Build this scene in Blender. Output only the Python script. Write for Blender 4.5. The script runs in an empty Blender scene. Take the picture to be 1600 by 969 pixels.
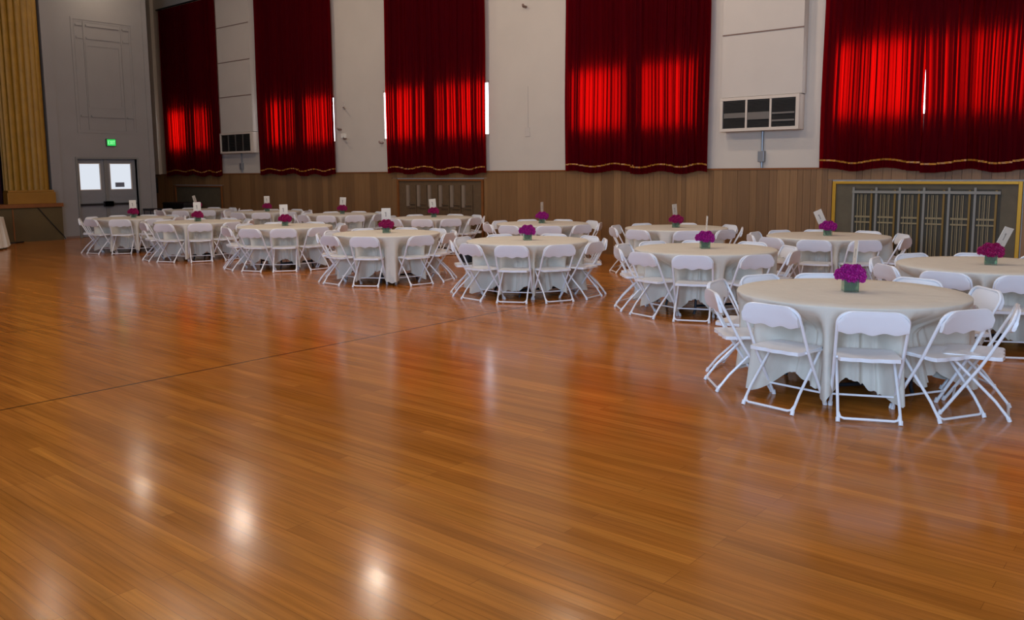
import bpy, bmesh, math, random
from mathutils import Vector, Matrix
random.seed(7)
C = bpy.context.scene.collection
R = math.radians
# ------------------------------------------------------------------ camera
F, CY, H = 1330.0, 435.0, 1.72
pitch = math.atan((CY-270.0)/F); yaw = R(40); roll = R(-0.45)
fw = Vector((-math.sin(yaw)*math.cos(pitch), math.cos(yaw)*math.cos(pitch), -math.sin(pitch)))
rt = Vector((math.cos(yaw), math.sin(yaw), 0)); up = rt.cross(fw)
a = -roll
rt2 = rt*math.cos(a)-up*math.sin(a); up2 = rt*math.sin(a)+up*math.cos(a)
cd = bpy.data.cameras.new('camera'); cam = bpy.data.objects.new('camera', cd); C.objects.link(cam)
m = Matrix((rt2, up2, -fw)).transposed().to_4x4(); m.translation = (0, 0, H)
cam.matrix_world = m
cd.sensor_fit = 'HORIZONTAL'; cd.sensor_width = 36; cd.lens = F/1600*36
cd.shift_y = -(484.5-CY)/1600; cd.clip_start = .05; cd.clip_end = 200
bpy.context.scene.camera = cam
# ------------------------------------------------------------------ world, lights, exposure
w = bpy.data.worlds.new('world'); bpy.context.scene.world = w; w.use_nodes = True
w.node_tree.nodes['Background'].inputs[0].default_value = (.75, .85, 1, 1)
w.node_tree.nodes['Background'].inputs[1].default_value = .6
vs = bpy.context.scene.view_settings
vs.view_transform = 'Standard'; vs.look = 'None'; vs.gamma = 1; vs.use_curve_mapping = False
vs.exposure = 0.0
LAMP_W = 56      # each hanging hall lamp
DAY_W = 430       # daylight through the big windows of the opposite long wall
PANE_E = 6       # curtained window panes
DOOR_E = 1.0
def area(name, loc, target, sx, sy, power, col):
    l = bpy.data.lights.new(name, 'AREA'); l.shape = 'RECTANGLE'; l.size = sx; l.size_y = sy
    l.energy = power; l.color = col
    o = bpy.data.objects.new(name, l); C.objects.link(o); o.location = loc
    o.rotation_euler = (Vector(target)-Vector(loc)).to_track_quat('-Z', 'Y').to_euler()
    return o
BACKWIN = [(-15, .04), (-9.2, .15), (-3.4, .8), (2.2, 2.4)]
for bx_, k in BACKWIN:
    area('daylight', (bx_, -6.9, 3.7), (bx_, 0, 3.1), 3.0, 3.6, DAY_W*k, (.46, .68, 1.0))
# ------------------------------------------------------------------ materials
M = {}
def lin(c):
    return tuple((x/12.92 if x <= .04045 else ((x+.055)/1.055)**2.4) for x in [v/255 for v in c]) + (1,)
def mat(name, col, rough=.5, metal=0, spec=.5, bump=0, bscale=200, vary=0, vscale=8, **kw):
    mt = bpy.data.materials.new(name); mt.use_nodes = True
    nt = mt.node_tree; b = nt.nodes['Principled BSDF']
    c = lin(col)
    b.inputs['Base Color'].default_value = c; b.inputs['Roughness'].default_value = rough
    b.inputs['Metallic'].default_value = metal; b.inputs['Specular IOR Level'].default_value = spec
    tc = nt.nodes.new('ShaderNodeTexCoord')
    if vary:
        n = nt.nodes.new('ShaderNodeTexNoise'); n.inputs['Scale'].default_value = vscale; n.inputs['Detail'].default_value = 5
        nt.links.new(tc.outputs['Object'], n.inputs['Vector'])
        mr = nt.nodes.new('ShaderNodeMapRange'); mr.inputs['From Min'].default_value = .3; mr.inputs['From Max'].default_value = .7
        mr.inputs['To Min'].default_value = 1-vary; mr.inputs['To Max'].default_value = 1+vary
        nt.links.new(n.outputs[0], mr.inputs[0])
        mx = nt.nodes.new('ShaderNodeVectorMath'); mx.operation = 'SCALE'; mx.inputs[0].default_value = c[:3]
        nt.links.new(mr.outputs[0], mx.inputs['Scale']); nt.links.new(mx.outputs[0], b.inputs['Base Color'])
    if bump:
        n = nt.nodes.new('ShaderNodeTexNoise'); n.inputs['Scale'].default_value = bscale; n.inputs['Detail'].default_value = 3
        nt.links.new(tc.outputs['Object'], n.inputs['Vector'])
        bp = nt.nodes.new('ShaderNodeBump'); bp.inputs['Strength'].default_value = bump; bp.inputs['Distance'].default_value = .01
        nt.links.new(n.outputs[0], bp.inputs['Height']); nt.links.new(bp.outputs[0], b.inputs['Normal'])
    M[name] = mt; return mt
def emis(name, col, s):
    mt = bpy.data.materials.new(name); mt.use_nodes = True; nt = mt.node_tree
    for n in list(nt.nodes): nt.nodes.remove(n)
    o = nt.nodes.new('ShaderNodeOutputMaterial'); e = nt.nodes.new('ShaderNodeEmission')
    e.inputs[0].default_value = lin(col); e.inputs[1].default_value = s
    nt.links.new(e.outputs[0], o.inputs[0]); M[name] = mt; return mt
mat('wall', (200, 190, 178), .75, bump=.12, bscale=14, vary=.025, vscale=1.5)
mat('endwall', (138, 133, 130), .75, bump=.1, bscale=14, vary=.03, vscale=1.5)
mat('ceiling', (200, 195, 188), .9)
mat('duct', (196, 186, 176), .6, vary=.02, vscale=2)
mat('seam', (120, 95, 84), .6)
mat('plastic', (240, 240, 243), .38, vary=.02, vscale=4)
mat('enamel', (240, 241, 245), .3)
mat('rubber', (215, 215, 215), .5)
mat('cloth', (216, 209, 196), .85, bump=.7, bscale=10, vary=.03, vscale=3)
mat('dark_metal', (38, 42, 50), .45, metal=.3)
mat('plywood', (120, 95, 70), .6, vary=.1)
mat('gold', (150, 110, 28), .5, metal=.1, vary=.12, vscale=5)
mat('gold_plain', (150, 104, 30), .45, metal=.2, vary=.08, vscale=4)
mat('stage_face', (84, 68, 34), .6, vary=.15, vscale=1.2)
mat('stage_trim', (128, 74, 30), .4, vary=.1)
mat('stage_curtain', (52, 8, 18), .9, vary=.1)
mat('door_grey', (128, 128, 130), .45, vary=.03)
mat('door_frame', (120, 118, 114), .5)
mat('black', (18, 18, 21), .45)
mat('grille_dark', (52, 50, 48), .5, metal=.3)
mat('louver', (118, 112, 106), .4, metal=.5)
mat('frame_cream', (205, 192, 178), .45)
mat('conduit', (140, 142, 146), .4, metal=.5)
mat('olive', (92, 82, 62), .7, vary=.12, vscale=6)
mat('brass', (196, 148, 40), .35, metal=.45)
mat('silver', (134, 130, 120), .5, metal=.2)
mat('pale_strip', (134, 116, 98), .6)
mat('brown_panel', (96, 74, 50), .6, vary=.1)
mat('bar_olive', (140, 124, 88), .5)
mat('inner_dark', (62, 54, 36), .6)
mat('old_brass', (128, 98, 42), .45, metal=.4)
mat('card', (226, 220, 208), .7)
mat('card_ink', (165, 158, 150), .7)
mat('card_red', (150, 60, 60), .7)
mat('stick', (170, 165, 160), .4, metal=.4)
mat('magenta', (176, 22, 134), .6, vary=.3, vscale=60)
mat('crimson', (168, 16, 92), .6, vary=.3, vscale=60)
mat('leaf', (34, 62, 36), .45, vary=.3, vscale=40)
mat('band', (176, 112, 30), .5)
mat('bag', (20, 20, 24), .6)
mat('exit_box', (60, 80, 60), .5)
emis('exit_green', (60, 210, 95), 1.0)
emis('exit_letters', (150, 245, 165), 1.2)
emis('daylit_pane', (236, 240, 255), PANE_E)
emis('door_pane', (222, 228, 238), DOOR_E)
emis('lamp_glow', (255, 236, 205), 25)
mat('paper', (120, 125, 140), .7)
g = bpy.data.materials.new('vase_glass'); g.use_nodes = True; b = g.node_tree.nodes['Principled BSDF']
b.inputs['Base Color'].default_value = lin((190, 225, 200)); b.inputs['Roughness'].default_value = .05
b.inputs['Transmission Weight'].default_value = .9; M['vase_glass'] = g

def N(nt, t, **kw):
    n = nt.nodes.new(t)
    for k, v in kw.items(): setattr(n, k, v)
    return n
# --- floor of narrow varnished maple strips running along X
def floor_mat():
    mt = bpy.data.materials.new('floor_wood'); mt.use_nodes = True; nt = mt.node_tree; L = nt.links.new
    b = nt.nodes['Principled BSDF']
    tc = N(nt, 'ShaderNodeTexCoord')
    br = N(nt, 'ShaderNodeTexBrick'); br.offset = .37; br.offset_frequency = 3; br.squash = 1
    br.inputs['Scale'].default_value = 1; br.inputs['Brick Width'].default_value = 1.7
    br.inputs['Row Height'].default_value = .075; br.inputs['Mortar Size'].default_value = .0016
    br.inputs['Mortar Smooth'].default_value = .3; br.inputs['Bias'].default_value = 0
    br.inputs['Color1'].default_value = (0, 0, 0, 1); br.inputs['Color2'].default_value = (1, 1, 1, 1); br.inputs['Mortar'].default_value = (.5, .5, .5, 1)
    L(tc.outputs['Object'], br.inputs['Vector'])
    rmp = N(nt, 'ShaderNodeValToRGB'); e = rmp.color_ramp.elements
    e[0].position = 0; e[0].color = lin((172, 103, 37)); e[1].position = 1; e[1].color = lin((193, 120, 46))
    x = rmp.color_ramp.elements.new(.5); x.color = lin((182, 110, 41))
    L(br.outputs['Color'], rmp.inputs[0])
    def noise(sx, sy, det, lo, hi, a_, b_):
        mp = N(nt, 'ShaderNodeMapping'); mp.inputs['Scale'].default_value = (sx, sy, 1)
        L(tc.outputs['Object'], mp.inputs[0])
        n = N(nt, 'ShaderNodeTexNoise'); n.inputs['Scale'].default_value = 1; n.inputs['Detail'].default_value = det
        L(mp.outputs[0], n.inputs['Vector'])
        r = N(nt, 'ShaderNodeMapRange'); r.inputs[1].default_value = lo; r.inputs[2].default_value = hi
        r.inputs[3].default_value = a_; r.inputs[4].default_value = b_
        L(n.outputs[0], r.inputs[0]); return r.outputs[0]
    def mul(c, f):
        v = N(nt, 'ShaderNodeVectorMath', operation='SCALE'); L(c, v.inputs[0]); L(f, v.inputs['Scale']); return v.outputs[0]
    col = mul(rmp.outputs[0], noise(1.6, 42, 5, .3, .7, .80, 1.16))
    col = mul(col, noise(.5, 5, 3, .3, .7, .86, 1.12))
    inv = N(nt, 'ShaderNodeMapRange'); inv.inputs[3].default_value = 1; inv.inputs[4].default_value = .6
    L(br.outputs['Fac'], inv.inputs[0]); col = mul(col, inv.outputs[0])
    sep = N(nt, 'ShaderNodeSeparateXYZ'); L(tc.outputs['Object'], sep.inputs[0])
    for sx, wd, dk in ((-6.87, .014, .3), (-10.3, .014, .62), (-19.6, .014, .7)):
        s = N(nt, 'ShaderNodeMath', operation='SUBTRACT'); L(sep.outputs[0], s.inputs[0]); s.inputs[1].default_value = sx
        ab = N(nt, 'ShaderNodeMath', operation='ABSOLUTE'); L(s.outputs[0], ab.inputs[0])
        r = N(nt, 'ShaderNodeMapRange'); r.inputs[1].default_value = wd*.6; r.inputs[2].default_value = wd*1.4
        r.inputs[3].default_value = dk; r.inputs[4].default_value = 1
        L(ab.outputs[0], r.inputs[0]); col = mul(col, r.outputs[0])
    # a small dark gouge in the boards
    d = N(nt, 'ShaderNodeVectorMath', operation='DISTANCE')
    mp = N(nt, 'ShaderNodeMapping'); mp.inputs['Scale'].default_value = (1, .8, 1); L(tc.outputs['Object'], mp.inputs[0])
    L(mp.outputs[0], d.inputs[0]); d.inputs[1].default_value = (-1.35, 5.07*.8, 0)
    r = N(nt, 'ShaderNodeMapRange'); r.inputs[1].default_value = .02; r.inputs[2].default_value = .06
    r.inputs[3].default_value = .55; r.inputs[4].default_value = 1; L(d.outputs['Value'], r.inputs[0]); col = mul(col, r.outputs[0])
    L(col, b.inputs['Base Color'])
    L(noise(1.3, 4, 3, .3, .7, .13, .20), b.inputs['Roughness'])
    b.inputs['Specular IOR Level'].default_value = .25
    bp = N(nt, 'ShaderNodeBump'); bp.inputs['Strength'].default_value = .25; bp.inputs['Distance'].default_value = .002
    L(noise(3.0, 13, 2, 0, 1, 0, 1), bp.inputs['Height']); L(bp.outputs[0], b.inputs['Normal'])
    M['floor_wood'] = mt
floor_mat()
# --- wood panelling: each board (mesh island) its own tone, grain along Z
def panel_mat():
    mt = bpy.data.materials.new('panelling'); mt.use_nodes = True; nt = mt.node_tree; L = nt.links.new
    b = nt.nodes['Principled BSDF']; b.inputs['Roughness'].default_value = .5
    ge = N(nt, 'ShaderNodeNewGeometry'); rmp = N(nt, 'ShaderNodeValToRGB'); e = rmp.color_ramp.elements
    e[0].color = lin((116, 83, 50)); e[1].color = lin((142, 104, 64)); L(ge.outputs['Random Per Island'], rmp.inputs[0])
    tc = N(nt, 'ShaderNodeTexCoord'); mp = N(nt, 'ShaderNodeMapping'); mp.inputs['Scale'].default_value = (30, 30, 1.2)
    L(tc.outputs['Object'], mp.inputs[0]); n = N(nt, 'ShaderNodeTexNoise'); n.inputs['Scale'].default_value = 1; n.inputs['Detail'].default_value = 4
    L(mp.outputs[0], n.inputs['Vector']); r = N(nt, 'ShaderNodeMapRange'); r.inputs[1].default_value = .3; r.inputs[2].default_value = .7
    r.inputs[3].default_value = .85; r.inputs[4].default_value = 1.12; L(n.outputs[0], r.inputs[0])
    v = N(nt, 'ShaderNodeVectorMath', operation='SCALE'); L(rmp.outputs[0], v.inputs[0]); L(r.outputs[0], v.inputs['Scale'])
    L(v.outputs[0], b.inputs['Base Color']); M['panelling'] = mt
panel_mat()
# --- red velvet that lets daylight through
def curtain_mat():
    mt = bpy.data.materials.new('red_curtain'); mt.use_nodes = True; nt = mt.node_tree; L = nt.links.new
    for n in list(nt.nodes): nt.nodes.remove(n)
    o = N(nt, 'ShaderNodeOutputMaterial'); d = N(nt, 'ShaderNodeBsdfDiffuse'); t = N(nt, 'ShaderNodeBsdfTranslucent'); a_ = N(nt, 'ShaderNodeAddShader')
    d.inputs[0].default_value = lin((58, 4, 11)); t.inputs[0].default_value = (.24, .0008, .0003, 1)
    L(d.outputs[0], a_.inputs[0]); L(t.outputs[0], a_.inputs[1]); L(a_.outputs[0], o.inputs[0]); M['red_curtain'] = mt
curtain_mat()
# ------------------------------------------------------------------ mesh helpers
class MB:
    def __init__(s): s.v = []; s.f = []
    def add(s, vs_, fs_):
        k = len(s.v); s.v += [tuple(v) for v in vs_]; s.f += [tuple(i+k for i in f) for f in fs_]; return s
    def box(s, x0, x1, y0, y1, z0, z1):
        return s.add([(x, y, z) for x in (x0, x1) for y in (y0, y1) for z in (z0, z1)],
                     [(0, 1, 3, 2), (4, 6, 7, 5), (0, 4, 5, 1), (2, 3, 7, 6), (0, 2, 6, 4), (1, 5, 7, 3)])
    def tube(s, pts, r, n=8, closed=False, cap=True):
        pts = [Vector(p) for p in pts]; k = len(pts); rings = []; nrm = None
        rs = r if isinstance(r, (list, tuple)) else [r]*k
        for i, p in enumerate(pts):
            if closed: t = (pts[(i+1) % k]-pts[i-1])
            else: t = (pts[min(i+1, k-1)]-pts[max(i-1, 0)])
            t.normalize()
            if nrm is None:
                nrm = Vector((0, 0, 1)) if abs(t.z) < .9 else Vector((0, 1, 0))
            nrm = (nrm-t*nrm.dot(t)).normalized(); bn = t.cross(nrm)
            rings.append([p+(nrm*math.cos(2*math.pi*j/n)+bn*math.sin(2*math.pi*j/n))*rs[i] for j in range(n)])
        vs_ = [v for g_ in rings for v in g_]; fs_ = []
        for i in range(k if closed else k-1):
            i2 = (i+1) % k
            for j in range(n): fs_.append((i*n+j, i*n+(j+1) % n, i2*n+(j+1) % n, i2*n+j))
        if not closed and cap: fs_ += [tuple(range(n))[::-1], tuple((k-1)*n+j for j in range(n))]
        return s.add(vs_, fs_)
    def lathe(s, prof, n=24, cx=0, cy=0):
        k = len(prof); vs_ = []; fs_ = []
        for r, z in prof:
            vs_ += [(cx+r*math.cos(2*math.pi*j/n), cy+r*math.sin(2*math.pi*j/n), z) for j in range(n)]
        for i in range(k-1):
            for j in range(n): fs_.append((i*n+j, i*n+(j+1) % n, (i+1)*n+(j+1) % n, (i+1)*n+j))
        fs_.append(tuple(range(n))[::-1]); fs_.append(tuple((k-1)*n+j for j in range(n)))
        return s.add(vs_, fs_)
    def grid(s, P, wrap=False):
        a_, b_ = len(P), len(P[0]); vs_ = [p for row in P for p in row]; fs_ = []
        for i in range(a_-1):
            for j in range(b_ if wrap else b_-1):
                j2 = (j+1) % b_; fs_.append((i*b_+j, i*b_+j2, (i+1)*b_+j2, (i+1)*b_+j))
        return s.add(vs_, fs_)
    def mesh(s, name, material, smooth=False):
        me = bpy.data.meshes.new(name); me.from_pydata(s.v, [], s.f); me.validate()
        bm = bmesh.new(); bm.from_mesh(me)
        bmesh.ops.recalc_face_normals(bm, faces=bm.faces); bm.to_mesh(me); bm.free()
        me.materials.append(M[material])
        if smooth:
            me.shade_smooth()
            try: me.set_sharp_from_angle(angle=R(40))
            except Exception: pass
        return me
    def build(s, name, material, parent=None, smooth=False, bevel=0):
        o = bpy.data.objects.new(name, s.mesh(name, material, smooth)); C.objects.link(o)
        if parent: o.parent = parent
        if bevel:
            md = o.modifiers.new('bevel', 'BEVEL'); md.width = bevel; md.segments = 2; md.limit_method = 'ANGLE'
        return o
def tag(o, label=None, cat=None, group=None, kind=None):
    if label: o['label'] = label
    if cat: o['category'] = cat
    if group: o['group'] = group
    if kind: o['kind'] = kind
    return o
def empty(name, loc, rz=0, **kw):
    o = bpy.data.objects.new(name, None); C.objects.link(o); o.location = loc; o.rotation_euler = (0, 0, rz)
    o.empty_display_size = .1
    return tag(o, **kw)
def copy_tree(o, parent=None):
    c = o.copy(); C.objects.link(c)
    if parent: c.parent = parent
    for ch in list(o.children): copy_tree(ch, c)
    return c
def struct(mb, name, material, parent=None, **kw):
    o = mb.build(name, material, parent, **kw)
    if not parent: o['kind'] = 'structure'
    return o
# ------------------------------------------------------------------ the hall
WY = 15.0; EX = -24.6; XL = -29.2; XR = 7.0; YB = -7.0; CH = 8.6
struct(MB().box(-32, XR+.3, YB-.3, WY+.5, -.2, 0), 'floor', 'floor_wood')
struct(MB().box(-32, XR+.3, YB-.3, WY+.5, CH, CH+.2), 'ceiling', 'ceiling')
OPEN = [(-27.6, -24.95), (-21.95, -18.87), (-16.87, -13.24), (-10.85, -7.95), (-5.3, -2.1)]
Z0, Z1 = 2.57, 3.84
mb = MB().box(XL, XR, WY, WY+.4, 0, Z0).box(XL, XR, WY, WY+.4, Z1, CH)
xs = [XL]+[v for o_ in OPEN for v in o_]+[XR]
for i in range(0, len(xs), 2): mb.box(xs[i], xs[i+1], WY, WY+.4, Z0, Z1)
struct(mb, 'wall_windows', 'wall')
for i, (x0, x1) in enumerate(OPEN):
    xm, hm = ((x0+x1)/2, .2) if i < 4 else (-3.3, .1)
    w_ = struct(MB().box(x0, x1, WY+.005, WY+.06, Z0, Z0+.05).box(x0, x1, WY+.005, WY+.06, Z1-.05, Z1)
                .box(x0, x0+.02, WY+.005, WY+.06, Z0, Z1).box(x1-.02, x1, WY+.005, WY+.06, Z0, Z1)
                .box(xm-hm, xm+hm, WY+.005, WY+.08, Z0, Z1), 'window_%d' % (i+1), 'frame_cream')
    MB().box(x0, x1, WY+.04, WY+.05, Z0, Z1).build('pane', 'daylit_pane', w_)
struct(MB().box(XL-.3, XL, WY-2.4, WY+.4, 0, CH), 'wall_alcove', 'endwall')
# end wall with the doors: projects into the hall; door opening cut out
DY0, DY1, DZ = 10.55, 12.24, 2.2
EY0, EY1 = 9.82, 12.76
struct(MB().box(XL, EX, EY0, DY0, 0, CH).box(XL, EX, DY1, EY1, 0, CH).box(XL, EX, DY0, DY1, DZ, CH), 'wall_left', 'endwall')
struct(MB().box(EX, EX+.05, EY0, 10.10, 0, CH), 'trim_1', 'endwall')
struct(MB().box(EX, EX+.012, 10.10, DY0-.06, 0, .06).box(EX, EX+.012, DY1+.06, EY1, 0, .06), 'baseboard_left', 'seam')
# door frame, mullion, leaves
df = MB().box(EX-.2, EX+.03, DY0-.05, DY0, 0, DZ+.05).box(EX-.2, EX+.03, DY1, DY1+.05, 0, DZ+.05).box(EX-.2, EX+.03, DY0, DY1, DZ, DZ+.05)
struct(df, 'trim_2', 'door_frame')
def leaf(n, y0, y1, g0, g1):
    x0, x1 = EX-.16, EX-.11
    m_ = MB().box(x0, x1, y0, g0, 0.01, DZ-.01).box(x0, x1, g1, y1, .01, DZ-.01).box(x0, x1, g0, g1, .01, 1.34).box(x0, x1, g0, g1, 2.06, DZ-.01)
    m_.box(x1, x1+.012, y0+.06, y1-.06, 1.12, 1.17)
    d_ = struct(m_, 'door_%d' % n, 'door_grey')
    MB().box(x0+.02, x0+.03, g0, g1, 1.34, 2.06).build('glass_pane', 'door_pane', d_)
    rim = MB()
    for (a0, a1, b0, b1) in ((g0-.02, g1+.02, 1.32, 1.34), (g0-.02, g1+.02, 2.06, 2.08), (g0-.02, g0, 1.34, 2.06), (g1, g1+.02, 1.34, 2.06)):
        rim.box(x1, x1+.012, a0, a1, b0, b1)
    rim.build('glazing_bead', 'frame_cream', d_)
    pb = MB().box(x1, x1+.07, y0+.04, y1-.04, .89, .945).build('push_bar', 'black', d_)
    return d_
D1 = leaf(1, DY0, 11.32, 10.64, 11.2)
D2 = leaf(2, 11.42, DY1, 11.5, 12.1)
MB().box(EX-.1, EX-.085, 11.62, 11.88, 1.4, 1.53).build('paper_notice', 'paper', D2)
struct(MB().box(EX-.17, EX-.08, 11.32, 11.42, 0, DZ).box(EX-.08, EX-.0, 11.25, 11.5, .86, 1.0), 'trim_3', 'door_frame')
MB().box(EX-.08, EX+.0, 11.24, 11.50, .85, 1.0).build('door_latch_box', 'black', bpy.data.objects['trim_3'])
# exit sign
ex = MB().box(EX+.002, EX+.07, 11.37, 11.64, 2.56, 2.77).build('exit_sign', 'exit_box', bevel=.005)
tag(ex, 'lit green exit sign on the white wall above the double doors', 'exit sign')
MB().box(EX+.07, EX+.076, 11.385, 11.625, 2.575, 2.755).build('sign_face', 'exit_green', ex)
lt = MB()
def st(y0, y1, z0, z1): lt.box(EX+.076, EX+.079, 11.505+y0, 11.505+y1, 2.665+z0, 2.665+z1)
def dg(a0, b0, a1, b1, w_=.008):
    lt.add([(EX+.079, 11.505+a0-w_, 2.665+b0), (EX+.079, 11.505+a0+w_, 2.665+b0), (EX+.079, 11.505+a1+w_, 2.665+b1), (EX+.079, 11.505+a1-w_, 2.665+b1)], [(0, 1, 2, 3)])
st(-.1, -.086, -.05, .05); st(-.1, -.055, .036, .05); st(-.1, -.06, -.007, .007); st(-.1, -.055, -.05, -.036)
dg(-.037, -.05, .007, .05); dg(.007, -.05, -.037, .05)
st(.024, .038, -.05, .05); st(.05, .1, .036, .05); st(.068, .082, -.05, .05)
lt.build('exit_letters', 'exit_letters', ex)
# relief panel above the doors
mb = MB()
def rect(y0, y1, z0, z1, t, d):
    mb.box(EX, EX+d, y0, y1, z0, z0+t).box(EX, EX+d, y0, y1, z1-t, z1).box(EX, EX+d, y0, y0+t, z0+t, z1-t).box(EX, EX+d, y1-t, y1, z0+t, z1-t)
rect(10.62, 12.34, 2.92, 6.05, .05, .014)
rect(10.70, 12.26, 3.0, 5.97, .03, .008)
rect(10.98, 11.98, 3.62, 5.38, .07, .012)
for y0, y1 in ((10.74, 10.92), (11.02, 11.94), (12.04, 12.22)):
    mb.box(EX, EX+.035, y0, y1, 3.36, 3.41).box(EX, EX+.02, y0, y1, 5.5, 5.56).box(EX, EX+.03, y0, y1, 5.84, 5.88)
mb.box(EX, EX+.02, 10.94, 10.97, 3.0, 5.97).box(EX, EX+.02, 11.99, 12.02, 3.0, 5.97)
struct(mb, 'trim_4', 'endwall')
# pilaster in the corner beside the first curtain
struct(MB().box(XL, -28.35, WY-.12, WY, 1.76, CH), 'trim_5', 'wall')
struct(MB().box(EX-.2, EX+.02, EY1-.12, EY1+.02, 0, CH), 'trim_6', 'endwall')
# stage
SX = -24.35
struct(MB().box(-31.5, SX, YB, EY0+.14, 0, .9), 'wall_stage_front', 'stage_face')
struct(MB().box(-31.5, SX+.06, YB, EY0+.16, .9, 1.0), 'trim_7', 'stage_trim')
mb = MB()
for y in (8.7, 6.6, 4.5, 2.4): mb.box(SX, SX+.012, y, y+.03, .04, .88)
struct(mb, 'trim_8', 'stage_trim')
struct(MB().box(-31.8, -31.5, YB, EY0, 0, CH), 'wall_stage_back', 'stage_face')
mb = MB(); P = []
ys = [YB+.02+(8.95-YB)*i/420 for i in range(421)]
for z in (1.0, 3, 5, 7, CH): P.append([(-25.1+.06*math.sin(y*2*math.pi/.28+.6*math.sin(y*1.7)), y, z) for y in ys])
tag(mb.grid(P).build('stage_curtain', 'stage_curtain', smooth=True), 'dark maroon stage curtain hanging left of the gold pilaster', 'curtain')
# gold fluted pilaster on the stage edge
def column_prof(y0, y1, x0, dep, nfl, amp):
    pts = []
    K = nfl*12
    for i in range(K+1):
        u = i/K; th = math.pi*u
        fl = abs(math.sin(math.pi*u*nfl))**.7
        rr = 1-amp*(1-fl)
        cy_ = (y0+y1)/2; hw = (y1-y0)/2
        pts.append((x0+dep*math.sin(th)**.8*rr, cy_-hw*math.cos(th)*(1 if u in (0, 1) else rr+amp*.0)))
    return pts
pil = empty('gold_pilaster', (SX-.30, 9.2, 1.0), label='tall gold fluted pilaster standing on the stage edge beside the white wall', cat='pilaster')
pf = column_prof(-.55, .56, .0, .32, 9, .16)
mb = MB(); mb.grid([[(x, y, z) for x, y in pf] for z in (.3, 2, 4, 6.2)])
o = mb.build('shaft', 'gold', pil, smooth=False)
MB().box(.06, .36, -.6, .6, 0, .3).box(0, .34, -.57, .57, .3, .36).build('plinth', 'gold_plain', pil, bevel=.01)
mb = MB().box(.06, .36, -.6, .58, 6.2, 6.3).box(.06, .42, -.66, .58, 6.3, 6.42).box(.06, .46, -.7, .58, 7.1, 7.55)
for k in range(7):
    y = -.55+k*.18
    mb.tube([(.2, y, 6.42), (.4, y, 6.6), (.48, y, 6.85), (.42, y, 7.1)], [.05, .07, .07, .04], 8)
mb.build('capital', 'gold', pil, bevel=.008)
# gold swag at the head of the proscenium
pv = empty('gold_valance', (SX-.1, 8.4, 6.25), label='gold scalloped valance at the head of the stage opening', cat='valance')
for k in range(6):
    P = []; L0 = -.1-k*1.6
    for i in range(9):
        z = i/8; row = []
        for j in range(21):
            u = j/20; sag = math.sin(math.pi*u)
            row.append((.12*math.sin(i*2.4)+.1, L0-u*1.6, 1.6-z*(1.35+.55*sag)+.35*z*0))
        P.append(row)
    MB().grid(P).build('swag', 'gold', pv, smooth=True)
struct(MB().box(-25.2, SX-.1, YB, 8.7, 7.6, CH), 'trim_9', 'gold_plain')
cb = MB().tube([(SX+.02, 9.28, .96), (SX+.03, 9.55, .6), (SX+.03, 9.78, .3), (SX+.03, 9.93, .12), (SX+.1, 9.96, .015)], .012, 6).build('cable', 'black')
tag(cb, 'dark cable hanging diagonally down the stage front', 'cable')
cb = MB().tube([(SX+.2, 8.85, .015), (SX+.35, 8.6, .015), (SX+.3, 8.3, .015), (SX+.4, 7.9, .015)], .02, 6).build('floor_cable', 'black')
tag(cb, 'black cable lying on the floor at the foot of the stage', 'cable')
# other walls (opposite long wall with tall daylight windows)
struct(MB().box(XR, XR+.3, YB, WY+.4, 0, CH), 'wall_right', 'wall')
mb = MB().box(-31.8, XR, YB-.3, YB, 0, 1.8).box(-31.8, XR, YB-.3, YB, 5.6, CH); px = -31.8
for i, (bx_, k) in enumerate(BACKWIN):
    mb.box(px, bx_-1.6, YB-.3, YB, 1.8, 5.6); px = bx_+1.6
mb.box(px, XR, YB-.3, YB, 1.8, 5.6)
struct(mb, 'wall_back', 'wall')
for i, (bx_, k) in enumerate(BACKWIN):
    struct(MB().box(bx_-1.6, bx_-1.52, YB-.2, YB-.1, 1.8, 5.6).box(bx_+1.52, bx_+1.6, YB-.2, YB-.1, 1.8, 5.6)
           .box(bx_-.03, bx_+.03, YB-.2, YB-.1, 1.8, 5.6).box(bx_-1.6, bx_+1.6, YB-.2, YB-.1, 3.6, 3.68), 'window_%d' % (i+6), 'frame_cream')
# ------------------------------------------------------------------ panelling with radiator recesses
GR = [(-27.49, -24.59, 1.38), (-16.38, -13.41, 1.58), (-5.27, -2.40, 1.53)]
rnd = random.Random(3)
mb = MB(); x = -28.98
while x < XR:
    wd = rnd.choice((.1, .14, .14, .19, .24, .3)); x1 = min(x+wd-.005, XR)
    hit = [g_ for g_ in GR if x1 > g_[0]-.02 and x < g_[1]+.02]
    if hit:
        g_ = hit[0]
        mb.box(x, x1, WY-.035, WY, g_[2]+.03, 1.74)
        if x < g_[0]-.02: mb.box(x, g_[0]-.02, WY-.0351, WY, 0, g_[2]+.02)
        if x1 > g_[1]+.02: mb.box(g_[1]+.02, x1, WY-.0351, WY, 0, g_[2]+.02)
    else: mb.box(x, x1, WY-.035, WY, 0, 1.74)
    x += wd
struct(mb, 'wall_panelling', 'panelling')
struct(MB().box(-28.98, XR, WY-.05, WY, 1.74, 1.77), 'trim_10', 'stage_trim')
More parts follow.
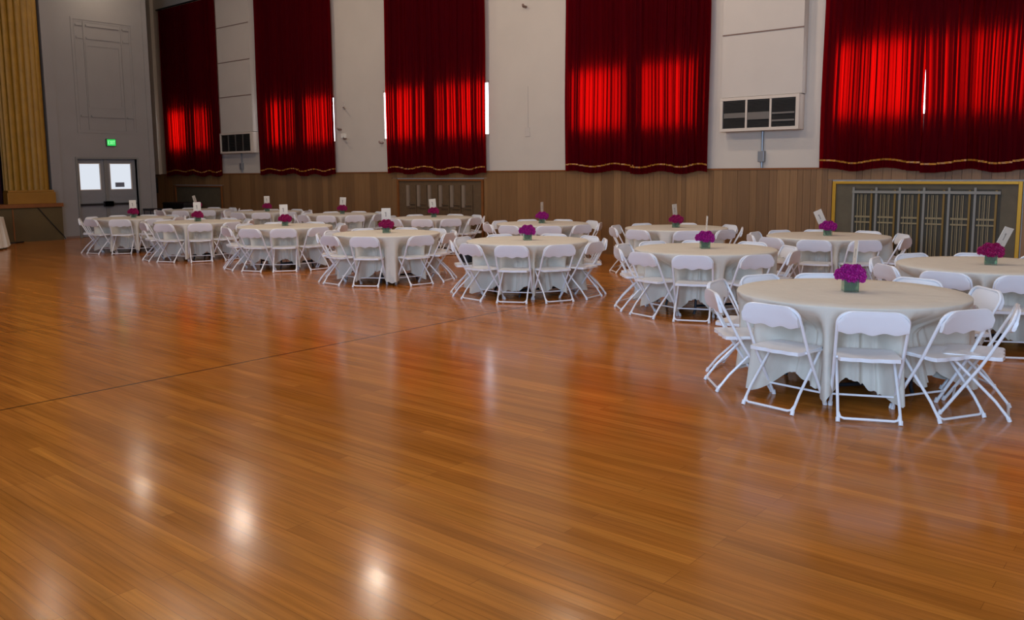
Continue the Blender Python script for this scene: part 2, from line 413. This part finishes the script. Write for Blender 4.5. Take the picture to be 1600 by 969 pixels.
def grille(x0, x1, zt, label, n, metal1, metal2, bright):
    g_ = empty('radiator_grille', (x0, WY, 0), label=label, cat='radiator grille')
    W_ = x1-x0
    MB().box(0, W_, -.02, -.008, 0.02, zt).build('backing', 'olive' if bright or not n else 'brown_panel', g_)
    fr = MB().box(0, .055, -.06, -.008, 0, zt).box(W_-.055, W_, -.06, -.008, 0, zt).box(.055, W_-.055, -.06, -.008, zt-.045, zt)
    fr.build('frame', metal1, g_, bevel=.004)
    if not n: return
    a0, a1 = W_*.12, W_*.90
    pw = (a1-a0)/n
    if bright:
        MB().box(a0, a1, -.022, -.0205, .02, zt-.12).build('inner_panel', 'inner_dark', g_)
        MB().box(a0, a1, -.075, -.06, zt-.20, zt-.155).build('top_rail', 'silver', g_)
    for k in range(n):
        px = a0+k*pw
        MB().box(px, px+(.035 if bright else .09), -.06, -.02, .02 if bright else .9, zt-(.1 if bright else .15)).build('post', 'silver' if bright else 'pale_strip', g_)
        br = MB()
        zm = zt*.6
        for q in range(3 if bright else 1):
            if not bright: break
            xx = px+.08+q*(pw-.16)/3.2
            br.box(xx, xx+.014, -.045, -.02, .05, zt-.22)
            if q < 2: br.box(xx+.045, xx+.052, -.04, -.02, .05, zt-.22)
        br.box(px+.05, px+pw-.06, -.05, -.02, zm, zm+.03)
        br.box(px+.05, px+pw-.06, -.05, -.02, zm-.09, zm-.065)
        br.build('bar', 'bar_olive' if bright else 'brown_panel', g_)
        MB().box(px+pw-.075, px+pw-.045, -.055, -.02, .02, zt-.14).build('slat', 'old_brass' if bright else 'brown_panel', g_)
grille(*GR[0], 'plain olive radiator recess below the leftmost curtained window', 0, 'stage_trim', 0, False)
grille(*GR[1], 'dim brown radiator grille with pale strips below the middle curtained window', 6, 'stage_trim', 0, False)
grille(*GR[2], 'gold-framed radiator grille with silver bars below the rightmost curtains', 6, 'brass', 0, True)
# ------------------------------------------------------------------ curtains
def curtain_curve(x0, x1, seed, folds):
    rn = random.Random(seed); pts = []; n = folds; W_ = x1-x0
    amp = [rn.uniform(.55, 1.25) for _ in range(n+1)]; over = [rn.choice((.1, .25, .4)) if (q_+seed) % 2 else rn.choice((.9, 1.3, 1.7, 2.1)) for q_ in range(n+1)]
    wds = [rn.uniform(.6, 1.4) for _ in range(n)]; s_ = sum(wds); c_ = 0
    for k in range(n):
        p = W_*wds[k]/s_
        for j in range(12):
            t = j/12
            pts.append((x0+c_+p*t-over[k]*p*.30*math.sin(4*math.pi*t)*1.0, -.045*amp[k]*math.cos(2*math.pi*t)))
        c_ += p
    pts.append((x1, -.04)); return pts
def curtain_panel(x0, x1, seed, label, hem, folds, lean=0, gapside=0, top=7.16):
    rn = random.Random(seed+50); cv = curtain_curve(x0, x1, seed, folds)
    YC = WY-.13
    def pt(i, z):
        x, y = cv[i]; t = (z-hem)/(top-hem)
        k = .25+.75*min(1, (1-t)*1.3)
        lo = hem+.03*math.sin(i*.05+seed)
        zz = lo+(top-lo)*t
        x_ = x+.012*math.sin(z*1.3+i*.02+seed)
        if gapside:  # inner edge eases away from its partner around eye height
            e = (x-x0)/(x1-x0); e = e if gapside > 0 else 1-e
            x_ -= gapside*.032*max(0, e-.8)*5*max(0, 1-abs(z-2.7)/1.5)
        return (x_, YC+y*(.5+.5*k), zz)
    zs = [hem+(top-hem)*(q/16)**1.0 for q in range(17)]
    me = MB().grid([[pt(i, z) for i in range(len(cv))] for z in zs])
    o = me.build('curtain', 'red_curtain', smooth=True)
    for p in o.data.polygons: p.use_smooth = True
    tag(o, label, 'curtain', 'red window curtains')
    bz = hem+.12
    b_ = MB().grid([[(pt(i, z)[0], pt(i, z)[1]-.006, pt(i, z)[2]) for i in range(len(cv))] for z in (bz, bz+.03)])
    b_.build('gold_trim', 'band', o, smooth=True)
    return o
CW = [tuple(v*.9913 for v in c_) for c_ in [(-28.0, -26.15, -24.58), (-22.42, -20.6, -18.94), (-16.74, -15.05, -13.34), (-11.02, -9.35, -7.68), (-5.52, -3.84, -1.9)]]
WN = ['leftmost window', 'second window from the left', 'middle window', 'fourth window from the left', 'rightmost window']
for i, (x0, xm, x1) in enumerate(CW):
    gp = .004 if i == 4 else -.03
    curtain_panel(x0, xm-gp, 11+i*7, 'left half of the long maroon curtain covering the '+WN[i], 1.73, 17, gapside=1 if i == 4 else 0)
    curtain_panel(xm+gp, x1, 14+i*7, 'right half of the long maroon curtain covering the '+WN[i], 1.70, 20, gapside=-1 if i == 4 else 0)
    rd = MB().tube([(x0-.1, WY-.16, 7.19), (x1+.1, WY-.16, 7.19)], .025, 10).box(x0-.05, x0-.01, WY-.17, WY-.001, 7.17, 7.21).box(x1+.01, x1+.05, WY-.17, WY-.001, 7.17, 7.21).build('curtain_rod', 'black')
    tag(rd, 'curtain rod carrying the maroon curtain of the '+WN[i], 'curtain rod', 'curtain rods')
# ------------------------------------------------------------------ heaters and ducts
def heater(x0, x1, z0, z1, label, dlabel, seams, vertical, mid):
    yf = WY-.25
    h_ = empty('wall_heater', ((x0+x1)/2, WY, z0), label=label, cat='heater', group='wall heaters')
    W_ = (x1-x0)/2; hh = z1-z0; t = .055
    MB().box(-W_, W_, -.23, 0, 0, hh).build('housing', 'frame_cream', h_, bevel=.006)
    MB().box(-W_+t, W_-t*1.1, -.235, -.23, t, hh-t).build('recess', 'black', h_)
    MB().box(-W_, W_, -.262, -.23, 0, t).box(-W_, W_, -.262, -.23, hh-t, hh).box(-W_, -W_+t, -.262, -.23, t, hh-t).box(W_-t*1.1, W_, -.262, -.23, t, hh-t).build('frame', 'frame_cream', h_, bevel=.004)
    iw = 2*W_-2.1*t
    nb = 4 if vertical else 3
    for k in range(nb):
        a0 = -W_+t+iw*k/nb; a1 = -W_+t+iw*(k+1)/nb
        if k: MB().box(a0-.018, a0+.018, -.255, -.235, t, hh-t).build('divider', 'frame_cream' if not vertical else 'louver', h_)
        lv = MB(); z = t+.02
        while z < hh-t-.02:
            lv.add([(a0+.02, -.236, z+.016), (a1-.02, -.236, z+.016), (a1-.02, -.25, z), (a0+.02, -.25, z)], [(0, 1, 2, 3)]); z += .026
        lv.build('louver', 'grille_dark', h_)
        if not vertical:
            for zz, th_, mt_ in mid[k]: MB().box(a0+.025, a1-.02, -.258, -.25, zz, zz+th_).build('louver_blade', mt_, h_)
    d_ = MB().box(x0+.0, x1+.02, WY-.2, WY, z1+.01, CH)
    do = d_.build('duct_chase', 'duct'); tag(do, dlabel, 'duct', 'boxed ducts')
    for z in seams: MB().box(x0, x1+.025, WY-.212, WY-.2, z, z+.022).build('duct_seam', 'seam', do)
    return h_
heater(-7.32, -5.83, 2.44, 3.05, 'cream wall heater with three louvred bays right of the fourth window', 'plain white boxed duct rising from the larger right-hand wall heater',
       [4.17, 5.4, 6.6], False, [[(.24, .09, 'louver')], [(.2, .13, 'louver')], [(.28, .03, 'louver'), (.15, .03, 'louver')]])
heater(-24.2, -22.5, 2.38, 3.0, 'dark-grilled wall heater right of the leftmost window', 'white boxed duct with several seams above the far left wall heater',
       [4.08, 5.12, 6.17, 7.2], True, [])
for nm, x, z0, lab in (('conduit', -6.58, 2.44, 'thin grey conduit with switch box under the right-hand wall heater'), ('conduit', -23.4, 2.38, 'short grey conduit under the far left wall heater')):
    c_ = empty(nm, (x, WY, 1.78), label=lab, cat='conduit')
    MB().tube([(0, -.03, 0), (0, -.03, z0-1.78)], .022, 8).build('pipe', 'conduit', c_, smooth=True)
    MB().box(-.06, .06, -.09, -.0, .1, .30).build('switch_box', 'conduit', c_, bevel=.008)
# small wall fittings
def fitting(name, x, z, label, fn):
    o = empty(name, (x, WY, z), label=label, cat='wall fitting'); fn(o); return o
def br1(o):
    MB().box(-.04, .04, -.03, 0, -.04, .16).build('plate', 'duct', o, bevel=.004); MB().tube([(0, -.03, 0), (.12, -.16, -.02), (.2, -.2, -.02)], .018, 8).build('arm', 'seam', o)
def br2(o):
    MB().box(-.09, .06, -.07, 0, -.03, .09).build('plate', 'card', o, bevel=.006); MB().tube([(0, -.06, -.03), (.16, -.18, -.06), (.3, -.2, -.06)], .022, 8).build('arm', 'seam', o)
def br3(o): MB().tube([(0, 0, 0), (0, -.1, 0), (.04, -.16, .02)], .028, 8).build('stub', 'seam', o)
def br4(o): MB().box(-.07, .07, -.012, 0, -.1, .1).build('plate', 'duct', o, bevel=.004); MB().tube([(.02, -.008, .1), (.02, -.008, 1.0)], .008, 6).build('wire_cover', 'duct', o)
fitting('wall_bracket', -18.42, 3.5, 'upper small bracket on the white pier right of the second curtain', br1)
fitting('wall_bracket', -18.45, 2.72, 'lower white bracket on the pier right of the second curtain', br2)
fitting('wall_stub', -18.6, 2.92, 'small dark stub between the two brackets on the second pier', br3)
fitting('wall_hook', -12.12, 5.33, 'small dark hook high on the white pier left of the fourth curtain', br3)
fitting('outlet_cover', -12.1, 2.62, 'pale cover plate on the white pier between middle and fourth windows', br4)
fitting('wall_stub', -16.92, 2.52, 'small stub beside the lower left edge of the middle curtain', br3)
# dark wall phone / speaker box at the far corner
o = empty('wall_speaker', (-28.75, WY-.04, 1.0), label='small black box mounted in the far corner on the panelling', cat='speaker')
MB().box(-.2, .14, -.2, 0, .12, .66).build('case', 'black', o, bevel=.02); MB().box(-.05, .1, -.21, -.2, .2, .55).build('front_grille', 'grille_dark', o)
# ------------------------------------------------------------------ hanging lamps
LZ = 7.1
ROWS = (('window-side row', 11.3, ((-23.6, .17), (-18.46, .52), (-13.35, .46), (-8.25, .85), (-3.15, .45), (1.95, .35))),
        ('middle row', 6.45, ((-17.7, .16), (-12.6, 2.1), (-7.5, 1.5), (-2.4, .55))))
for rn_, yy, xp in ROWS:
    for k, (x, pw) in enumerate(xp):
        l_ = empty('ceiling_lamp', (x, yy, LZ), label='hanging hall lamp with dark shade, %s lamp of the %s counted from the stage' % (('first', 'second', 'third', 'fourth', 'fifth', 'sixth')[k], rn_), cat='lamp', group='hanging hall lamps')
        MB().tube([(0, 0, .2), (0, 0, CH-LZ)], .012, 6).build('rod', 'black', l_)
        MB().lathe([(.05, .22), (.12, .2), (.19, .02), (.2, 0), (.185, 0), (.11, .17), (.04, .18)], 20).build('shade', 'black', l_, smooth=True)
        MB().lathe([(.03, .03), (.09, .04), (.09, .1), (.03, .14)], 16).build('bulb', 'lamp_glow', l_, smooth=True)
        ld = bpy.data.lights.new('lamp_light', 'POINT'); ld.energy = LAMP_W*pw*4; ld.color = (1, .83, .65); ld.shadow_soft_size = .12
        lo = bpy.data.objects.new('lamp_light', ld); C.objects.link(lo); lo.parent = l_; lo.location = (0, 0, -.03)
# ------------------------------------------------------------------ folding chair
def chair_proto():
    c = empty('folding_chair', (0, 0, 0))
    def back_surf():
        P = []; n = 21
        def outline(t):  # t -1..1 across; returns z bottom, z top
            zt = .773-.075*max(0, (abs(t)-.50)/.50)**2.3
            zb = .622-.008*math.cos(3*math.pi*t)-.012*(1-abs(t))
            return zb, zt
        front, backs = [], []
        for k in range(7):
            s = k/6; rf, rb = [], []
            for j in range(n):
                t = -1+2*j/(n-1); zb, zt = outline(t); z = zb+(zt-zb)*s
                x = .052-.30*(z-.60)+.018*t*t*-1+.0
                y = .226*t
                th = .011 if 0 < k < 6 else .006
                rf.append((x+th, y, z)); rb.append((x-th-.004, y, z))
            front.append(rf); backs.append(rb)
        ring = front+backs[::-1]; ring.append(front[0])
        return MB().grid(ring)
    mb = back_surf()
    k7 = len(mb.v)
    # close the two side ends
    n = 21; rows = 15
    for side in (0, n-1):
        mb.f.append(tuple(r_*n+side for r_ in range(14)))
    mb.build('backrest', 'plastic', c, smooth=True)
    # seat
    P = []; nx, ny = 12, 13
    topS, botS = [], []
    for i in range(nx+1):
        u = i/nx; rt_, rb_ = [], []
        for j in range(ny):
            t = -1+2*j/(ny-1)
            x = .065+.385*u
            hw = .205-.012*u
            ed = max(0, abs(t)-.8)/.2
            cr = max(0, (u-.86)/.14); cb_ = max(0, (.1-u)/.1)
            y = hw*t*(1-.10*cr**2-.06*cb_**2)
            xx = x-(.0 if u > .5 else .007*math.cos(3*math.pi*t)*(1-u*2)*1.0)
            z = .443-.012*(1-t*t)*math.sin(math.pi*min(1, u+.15))-.010*cr**2-.004*ed
            rt_.append((xx, y, z)); rb_.append((xx, y, z-.02 if (0 < i < nx and 0 < j < ny-1) else z-.026))
        topS.append(rt_); botS.append(rb_)
    mb = MB().grid(topS+botS[::-1]+[topS[0]])
    m2 = len(topS)*2
    for side in (0, ny-1): 
        for i in range(nx):
            mb.f.append((i*ny+side, (i+1)*ny+side, (m2-2-i)*ny+side, (m2-1-i)*ny+side))
    for s in (-1, 1): mb.tube([(.16, .207*s, .425), (.40, .198*s, .418)], .008, 6)
    mb.build('seat', 'plastic', c, smooth=True)
    r0 = .0115
    hoop = [(.155, -.222, .45), (.03, -.226, .69)]
    for k in range(7):
        a_ = math.pi/2*k/6; hoop.append((.030-.026*math.sin(a_), -.226+.095*(1-math.cos(a_)), .69+.075*math.sin(a_)))
    hoop += [(x, -y, z) for x, y, z in hoop[::-1]]
    MB().tube(hoop, r0, 8).build('back_hoop', 'enamel', c, smooth=True)
    for s in (-1, 1):
        mb = MB().tube([(.155, .222*s, .45), (.20, .221*s, .37), (.43, .213*s, .015)], r0, 8)
        mb.tube([(.428, .213*s, .03), (.440, .213*s, 0)], .016, 8); mb.build('leg', 'enamel', c, smooth=True)
    for s in (-1, 1):
        mb = MB().tube([(.385, .190*s, .415), (.33, .192*s, .36), (.10, .198*s, .13), (.015, .200*s, .02)], .0105, 8)
        mb.tube([(.02, .200*s, .03), (.008, .200*s, 0)], .015, 8); mb.build('leg', 'enamel', c, smooth=True)
    MB().tube([(.365, -.213, .105), (.365, .213, .105)], .008, 6).build('stretcher', 'enamel', c, smooth=True)
    fb = [(.045, -.197, .06), (.022, -.185, .032), (.018, -.16, .024), (.018, .16, .024), (.022, .185, .032), (.045, .197, .06)]
    MB().tube(fb, .0095, 6).build('floor_bar', 'enamel', c, smooth=True)
    return c
CHAIR = chair_proto(); chair_used = [False]
def place_chair(x, y, rz, label, group):
    c = CHAIR if not chair_used[0] else copy_tree(CHAIR)
    chair_used[0] = True
    c.location = (x, y, 0); c.rotation_euler = (0, 0, rz)
    c['label'] = label; c['category'] = 'chair'; c['group'] = group
    return c
# ------------------------------------------------------------------ table, cloth, flowers, card
TR = .86
def table_proto():
    t = empty('round_table', (0, 0, 0))
    MB().lathe([(TR-.01, .722), (TR, .73), (TR, .745), (TR-.005, .75)], 48).build('tabletop', 'plywood', t, smooth=True)
    for s in (-1, 1):
        for q in (-1, 1):
            MB().tube([(.38*s, .30*q, .72), (.38*s, .32*q, .06), (.38*s, .34*q, .0)], .016, 8).build('leg', 'dark_metal', t, smooth=True)
        MB().tube([(.38*s, -.32, .10), (.38*s, .32, .10)], .014, 8).build('crossbar', 'dark_metal', t, smooth=True)
    MB().tube([(-.38, 0, .7), (0, 0, .45), (.38, 0, .7)], .01, 6).build('brace', 'dark_metal', t)
    return t
TABLE = table_proto(); table_used = [False]
def cloth_mesh(angs, seed):
    rn = random.Random(seed); n = 288; ph = [rn.uniform(0, 6.28) for _ in range(6)]
    A = [math.radians(a_) for a_ in angs]
    def near(th):
        d = min([9]+[abs((th-a_+math.pi) % (2*math.pi)-math.pi) for a_ in A])
        return min(d, 3)
    rows = []
    prof = [(0, .7575), (.45, .7575), (.80, .7575), (1.0, .757)]
    top = [[((TR+.004)*r*math.cos(2*math.pi*j/n), (TR+.004)*r*math.sin(2*math.pi*j/n), z) for j in range(n)] for r, z in prof[1:]]
    rows += top
    zs = [.750, .735, .70, .65, .59, .53, .47, .42, .34, .26, .18, .10, .03]
    for z in zs:
        row = []
        dz = (.757-z)/.757
        for j in range(n):
            th = 2*math.pi*j/n; d = near(th)
            g_ = 1/(1+math.exp((d-.252)/.022))            # 1 in a chair's sector
            fold = math.sin(26*th+ph[0]+1.4*math.sin(3*th+ph[1]))*.5+math.sin(43*th+ph[2]+math.sin(5*th+ph[3]))*.3+.25*math.sin(71*th+ph[4])
            rout = TR+.010+.05*dz+.058*dz*fold
            q_ = min(1, max(0, (.735-z)/.27)); rin = TR+.014-.34*q_*q_*(3-2*q_)+.036*fold*min(1, dz*2)
            if z < .43: rin += .10*(.43-z)/.43
            r = rout*(1-g_)+rin*g_
            hem = .035+.03*abs(fold)+g_*(.10+.05*math.sin(9*th+ph[5]))
            zz = .757-(.757-z)*(.757-hem)/(.757-.03)
            row.append((r*math.cos(th), r*math.sin(th), zz))
        rows.append(row)
    mb = MB().grid(rows, wrap=True)
    mb.add([(0, 0, .7575)], []); k = len(mb.v)-1
    for j in range(n): mb.f.append((k, (j+1) % n, j))
    me = mb.mesh('tablecloth', 'cloth')
    for p in me.polygons: p.use_smooth = True
    return me
def blossom(seed, r):
    rn = random.Random(seed); mb = MB()
    mb.lathe([(r*.25, -r*.55), (r*.62, -r*.3), (r*.7, 0), (r*.55, r*.4), (r*.2, r*.6)], 10)
    for k in range(70):
        z = 1-1.75*(k+.5)/70; th = k*2.39996
        s = math.sqrt(max(0, 1-z*z)); d = Vector((s*math.cos(th), s*math.sin(th), z))
        t1 = d.cross(Vector((0, 0, 1)) if abs(d.z) < .9 else Vector((1, 0, 0))).normalized(); t2 = d.cross(t1)
        ro = rn.uniform(0, 3.14); u = t1*math.cos(ro)+t2*math.sin(ro); v = d.cross(u)
        c0 = d*r*.45; w_ = r*rn.uniform(.26, .38); hh = r*rn.uniform(.9, 1.12)
        mid = d*hh*.8; P = []
        for q in range(5):
            f_ = -1+q/2; P.append((c0+u*w_*.35*f_, mid+u*w_*f_+v*w_*.25*math.cos(q*2.6), d*hh+u*w_*.9*f_+v*w_*(.45*math.sin(q*2.4+k))-d*abs(f_)*r*.08))
        mb.grid([[p[i] for p in P] for i in range(3)])
    return mb
def centre_proto(nm, mt_, sc=1.0):
    c = empty('flower_centrepiece', (0, 0, 0))
    s = .05
    MB().box(-s, s, -s, s, 0, .012).box(-s, -s+.004, -s, s, .012, .09).box(s-.004, s, -s, s, .012, .09).box(-s, s, -s, -s+.004, .012, .09).box(-s, s, s-.004, s, .012, .09).build('vase', 'vase_glass', c, bevel=.002)
    lf = MB(); i_ = s-.006
    for k in range(16):
        th = k*math.pi/8; x, y = i_*.8*math.cos(th), i_*.8*math.sin(th)
        lf.tube([(x*.5, y*.5, .013), (x, y, .05), (x*1.0, y*1.0, .088)], [.012, .013, .009], 6)
    lf.build('leaf_wrap', 'leaf', c, smooth=True)
    sp = [(-.068, -.01, .118, .046), (-.005, -.035, .108, .052), (.056, -.01, .102, .052), (.0, .03, .138, .054), (.034, -.015, .152, .048), (-.03, .0, .150, .046), (.068, .03, .128, .042)]
    for q, (x, y, z, r) in enumerate(sp):
        b_ = blossom(q, r).build('blossom', mt_, c); b_.location = (x, y, z)
        MB().tube([(0, 0, -r*.4), (-x*.6, -y*.6, -(z-.07))], .004, 6).build('stem', 'leaf', b_)
    return c
FLW = {'magenta': centre_proto('a', 'magenta'), 'crimson': centre_proto('b', 'crimson')}; fl_used = {}
def card_proto():
    c = empty('table_number_card', (0, 0, 0))
    MB().tube([(0, 0, .0), (0, 0, .24)], .0028, 6).build('holder_stick', 'stick', c)
    cd_ = MB().box(-.002, .002, -.075, .075, .20, .40).build('card', 'card', c)
    MB().box(-.0035, .0035, -.012, .004, .26, .335).box(-.0035, .0035, -.022, -.010, .315, .335).build('printed_number', 'card_ink', cd_)
    return c
CARD = card_proto(); card_used = [False]
TABLES = {
 # name: (x, y, rel angles measured from the direction to the camera, + = picture right, flower, card turn, card lean)
 'A1': (-2.26, 6.89, [-166, -136, -104, -68, -28, 8, 43, 67, 113, 150]),
 'A2': (-4.99, 9.72, [-175, -141, -109, -75, -41, -7, 32, 68, 108, 146]),
 'A3': (-7.67, 9.49, [-157, -118, -80, -44, -11, 23, 56, 89, 121, 158]),
 'A4': (-10.53, 9.36, [-158, -124, -88, -53, -18, 28, 62, 95, 127, 162]),
 'A5': (-13.58, 9.55, [-170, -136, -101, -67, -34, -2, 32, 68, 105, 148]),
 'A6': (-16.51, 9.45, [-178, -142, -106, -70, -35, 2, 36, 72, 108, 144]),
 'A7': (-19.36, 9.48, [-162, -126, -90, -52, -15, 22, 58, 94, 128, 162]),
 'B1': (-1.80, 9.70, [-172, -135, -98, -56, -19, 14, 50, 86, 120, 154]),
 'B2': (-4.51, 12.67, [-172, -139, -107, -75, -43, -9, 26, 66, 110, 148]),
 'B3': (-7.28, 13.10, [-146, -108, -72, -34, 10, 46, 84, 122, 171]),
 'B4': (-10.02, 12.85, [-164, -130, -98, -66, -33, 6, 41, 80, 118, 157]),
 'B5': (-13.43, 13.33, [-157, -120, -85, -49, -13, 19, 51, 85, 119, 153]),
 'B6': (-16.49, 13.25, [-165, -129, -93, -55, -20, 15, 50, 86, 122, 158]),
 'B7': (-19.40, 13.10, [-150, -115, -80, -42, -8, 28, 63, 99, 135, 174]),
 'B8': (-22.30, 12.78, [-168, -132, -96, -60, -24, 12, 48, 84, 120, 156]),
}
ORD = ['first', 'second', 'third', 'fourth', 'fifth', 'sixth', 'seventh', 'eighth']
def tname(k):
    if k == 'A1': return 'the largest, nearest table'
    if k == 'B1': return 'the table cut by the right picture edge'
    n = int(k[1])-1
    return 'the %s %s-row table from the right' % (ORD[n], 'front' if k[0] == 'A' else 'back')
POS = ['far side left', 'far left corner', 'left end', 'near left corner', 'near side left', 'near side right', 'near right corner', 'right end', 'far right corner', 'far side right']
CARDS = {'A1': (100, 3, .47, (.015, .0)), 'A2': (96, 3, .42, (0, .02)), 'A3': None, 'A4': (8, 0, .42, (0, 0)), 'A5': (4, 0, .40, (-.02, 0)), 'A6': (-4, 0, .40, (0, 0)), 'A7': (8, 0, .40, (0, 0)),
         'B1': (55, 22, .42, (0, 0)), 'B2': (40, -24, .42, (0, 0)), 'B3': (60, -5, .42, (0, 0)), 'B4': (72, 0, .42, (0, 0)), 'B5': (12, -4, .42, (0, 0)), 'B6': (10, 4, .42, (0, 0)), 'B7': (20, 0, .42, (0, 0)), 'B8': (60, -14, .42, (0, 0))}
OVR = {('A1', 7): (-1.06, 6.72, R(190))}   # a chair pulled out a little and turned
jr = random.Random(5)
for k, (tx, ty, rel) in TABLES.items():
    vd = math.atan2(-ty, -tx); nm = tname(k)
    tb = TABLE if not table_used[0] else copy_tree(TABLE); table_used[0] = True
    tb.location = (tx, ty, 0); tb.rotation_euler = (0, 0, vd+.5)
    tag(tb, 'round folding table hidden under the cloth, '+nm, 'table', 'round banquet tables')
    angs = [math.degrees(vd)+a_ for a_ in rel]
    me = cloth_mesh(angs, hash(k[1])*0+ord(k[0])*10+int(k[1]))
    cl = bpy.data.objects.new('tablecloth', me); C.objects.link(cl); cl.location = (tx, ty, 0)
    tag(cl, 'ivory cloth draped to the floor over '+nm, 'tablecloth', 'ivory tablecloths')
    n = len(rel)
    for i, a_ in enumerate(angs):
        A = math.radians(a_); rr = 1.115+jr.uniform(-.012, .015)
        x, y = tx+rr*math.cos(A), ty+rr*math.sin(A)
        if (k, i) in OVR: x, y, frz = OVR[(k, i)]
        ps = POS[i] if n == 10 else POS[i if i < 8 else 9]
        place_chair(x, y, frz if (k, i) in OVR else A+math.pi+jr.uniform(-.04, .04), 'white folding chair, %s of %s' % (ps, nm), 'white folding chairs around '+nm)
    # flowers
    fk = 'magenta' if k in ('A1', 'A2', 'B4', 'B2', 'A3') else 'crimson'
    fc = FLW[fk] if fk not in fl_used else copy_tree(FLW[fk]); fl_used[fk] = 1
    fc.location = (tx, ty, .7585); fc.rotation_euler = (0, 0, vd+math.pi/2+jr.uniform(-.25, .25)); fc.scale = (1.12, 1.12, 1.12)
    tag(fc, 'pink blossoms in a square vase on '+nm, 'flowers', 'magenta flower centrepieces')
    ci = CARDS[k]
    if ci:
        turn, lean, _, off = ci
        cc = CARD if not card_used[0] else copy_tree(CARD); card_used[0] = True
        back_ = Vector((-math.cos(vd), -math.sin(vd), 0)); side = Vector((-math.sin(vd), math.cos(vd), 0))
        p = Vector((tx, ty, .80))+back_*(.11)+side*off[0]
        cc.location = (p.x, p.y, .7585)
        cc.rotation_euler = (Matrix.Rotation(R(lean), 4, back_) @ Matrix.Rotation(vd+R(turn), 4, 'Z')).to_euler()
        tag(cc, 'white card on a stick behind the flowers, '+nm, 'table card', 'table number cards')
# the table at the far left edge, only its cloth shows
tb = copy_tree(TABLE); tb.location = (-22.86, 7.05, 0); tag(tb, 'round table by the stage at the left picture edge', 'table', 'round banquet tables')
cl = bpy.data.objects.new('tablecloth', cloth_mesh([], 77)); C.objects.link(cl); cl.location = (-22.86, 7.05, 0)
tag(cl, 'ivory cloth over the table cut by the left picture edge', 'tablecloth', 'ivory tablecloths')
o = empty('handbag', (-8.24, 8.83, .455), R(30), label='small black bag left on a chair seat at the left of the third front-row table', cat='bag')
MB().lathe([(.06, 0), (.10, .02), (.115, .08), (.10, .15), (.05, .18)], 16).build('body', 'bag', o, smooth=True)
MB().tube([(-.07, 0, .15), (-.06, 0, .22), (0, 0, .25), (.06, 0, .22), (.07, 0, .15)], .008, 6).build('strap', 'bag', o)
# black cases near the far corner and a bag on a chair
o = empty('equipment_case', (-25.85, 14.25, 0), label='long black equipment case against the panelling in the far corner', cat='case')
MB().box(-.66, .66, -.28, .28, .06, .86).build('body', 'black', o, bevel=.02)
MB().box(-.67, .67, -.29, .29, .80, .84).build('lid_edge', 'grille_dark', o)
for s in (-1, 1):
    for q in (-1, 1): MB().lathe([(.03, 0), (.03, .06)], 10, .55*s, .2*q).build('wheel', 'dark_metal', o)
o = empty('black_cart', (-23.5, 11.95+.6, 0), label='low black cart behind the leftmost tables near the doors', cat='cart')
o.location = (-24.25, 12.45, 0)
MB().box(-.22, .22, -.18, .18, .70, .76).build('shelf', 'black', o, bevel=.01)
for s in (-1, 1):
    for q in (-1, 1): MB().tube([(.19*s, .15*q, 0), (.19*s, .15*q, .7)], .012, 6).build('leg', 'black', o)
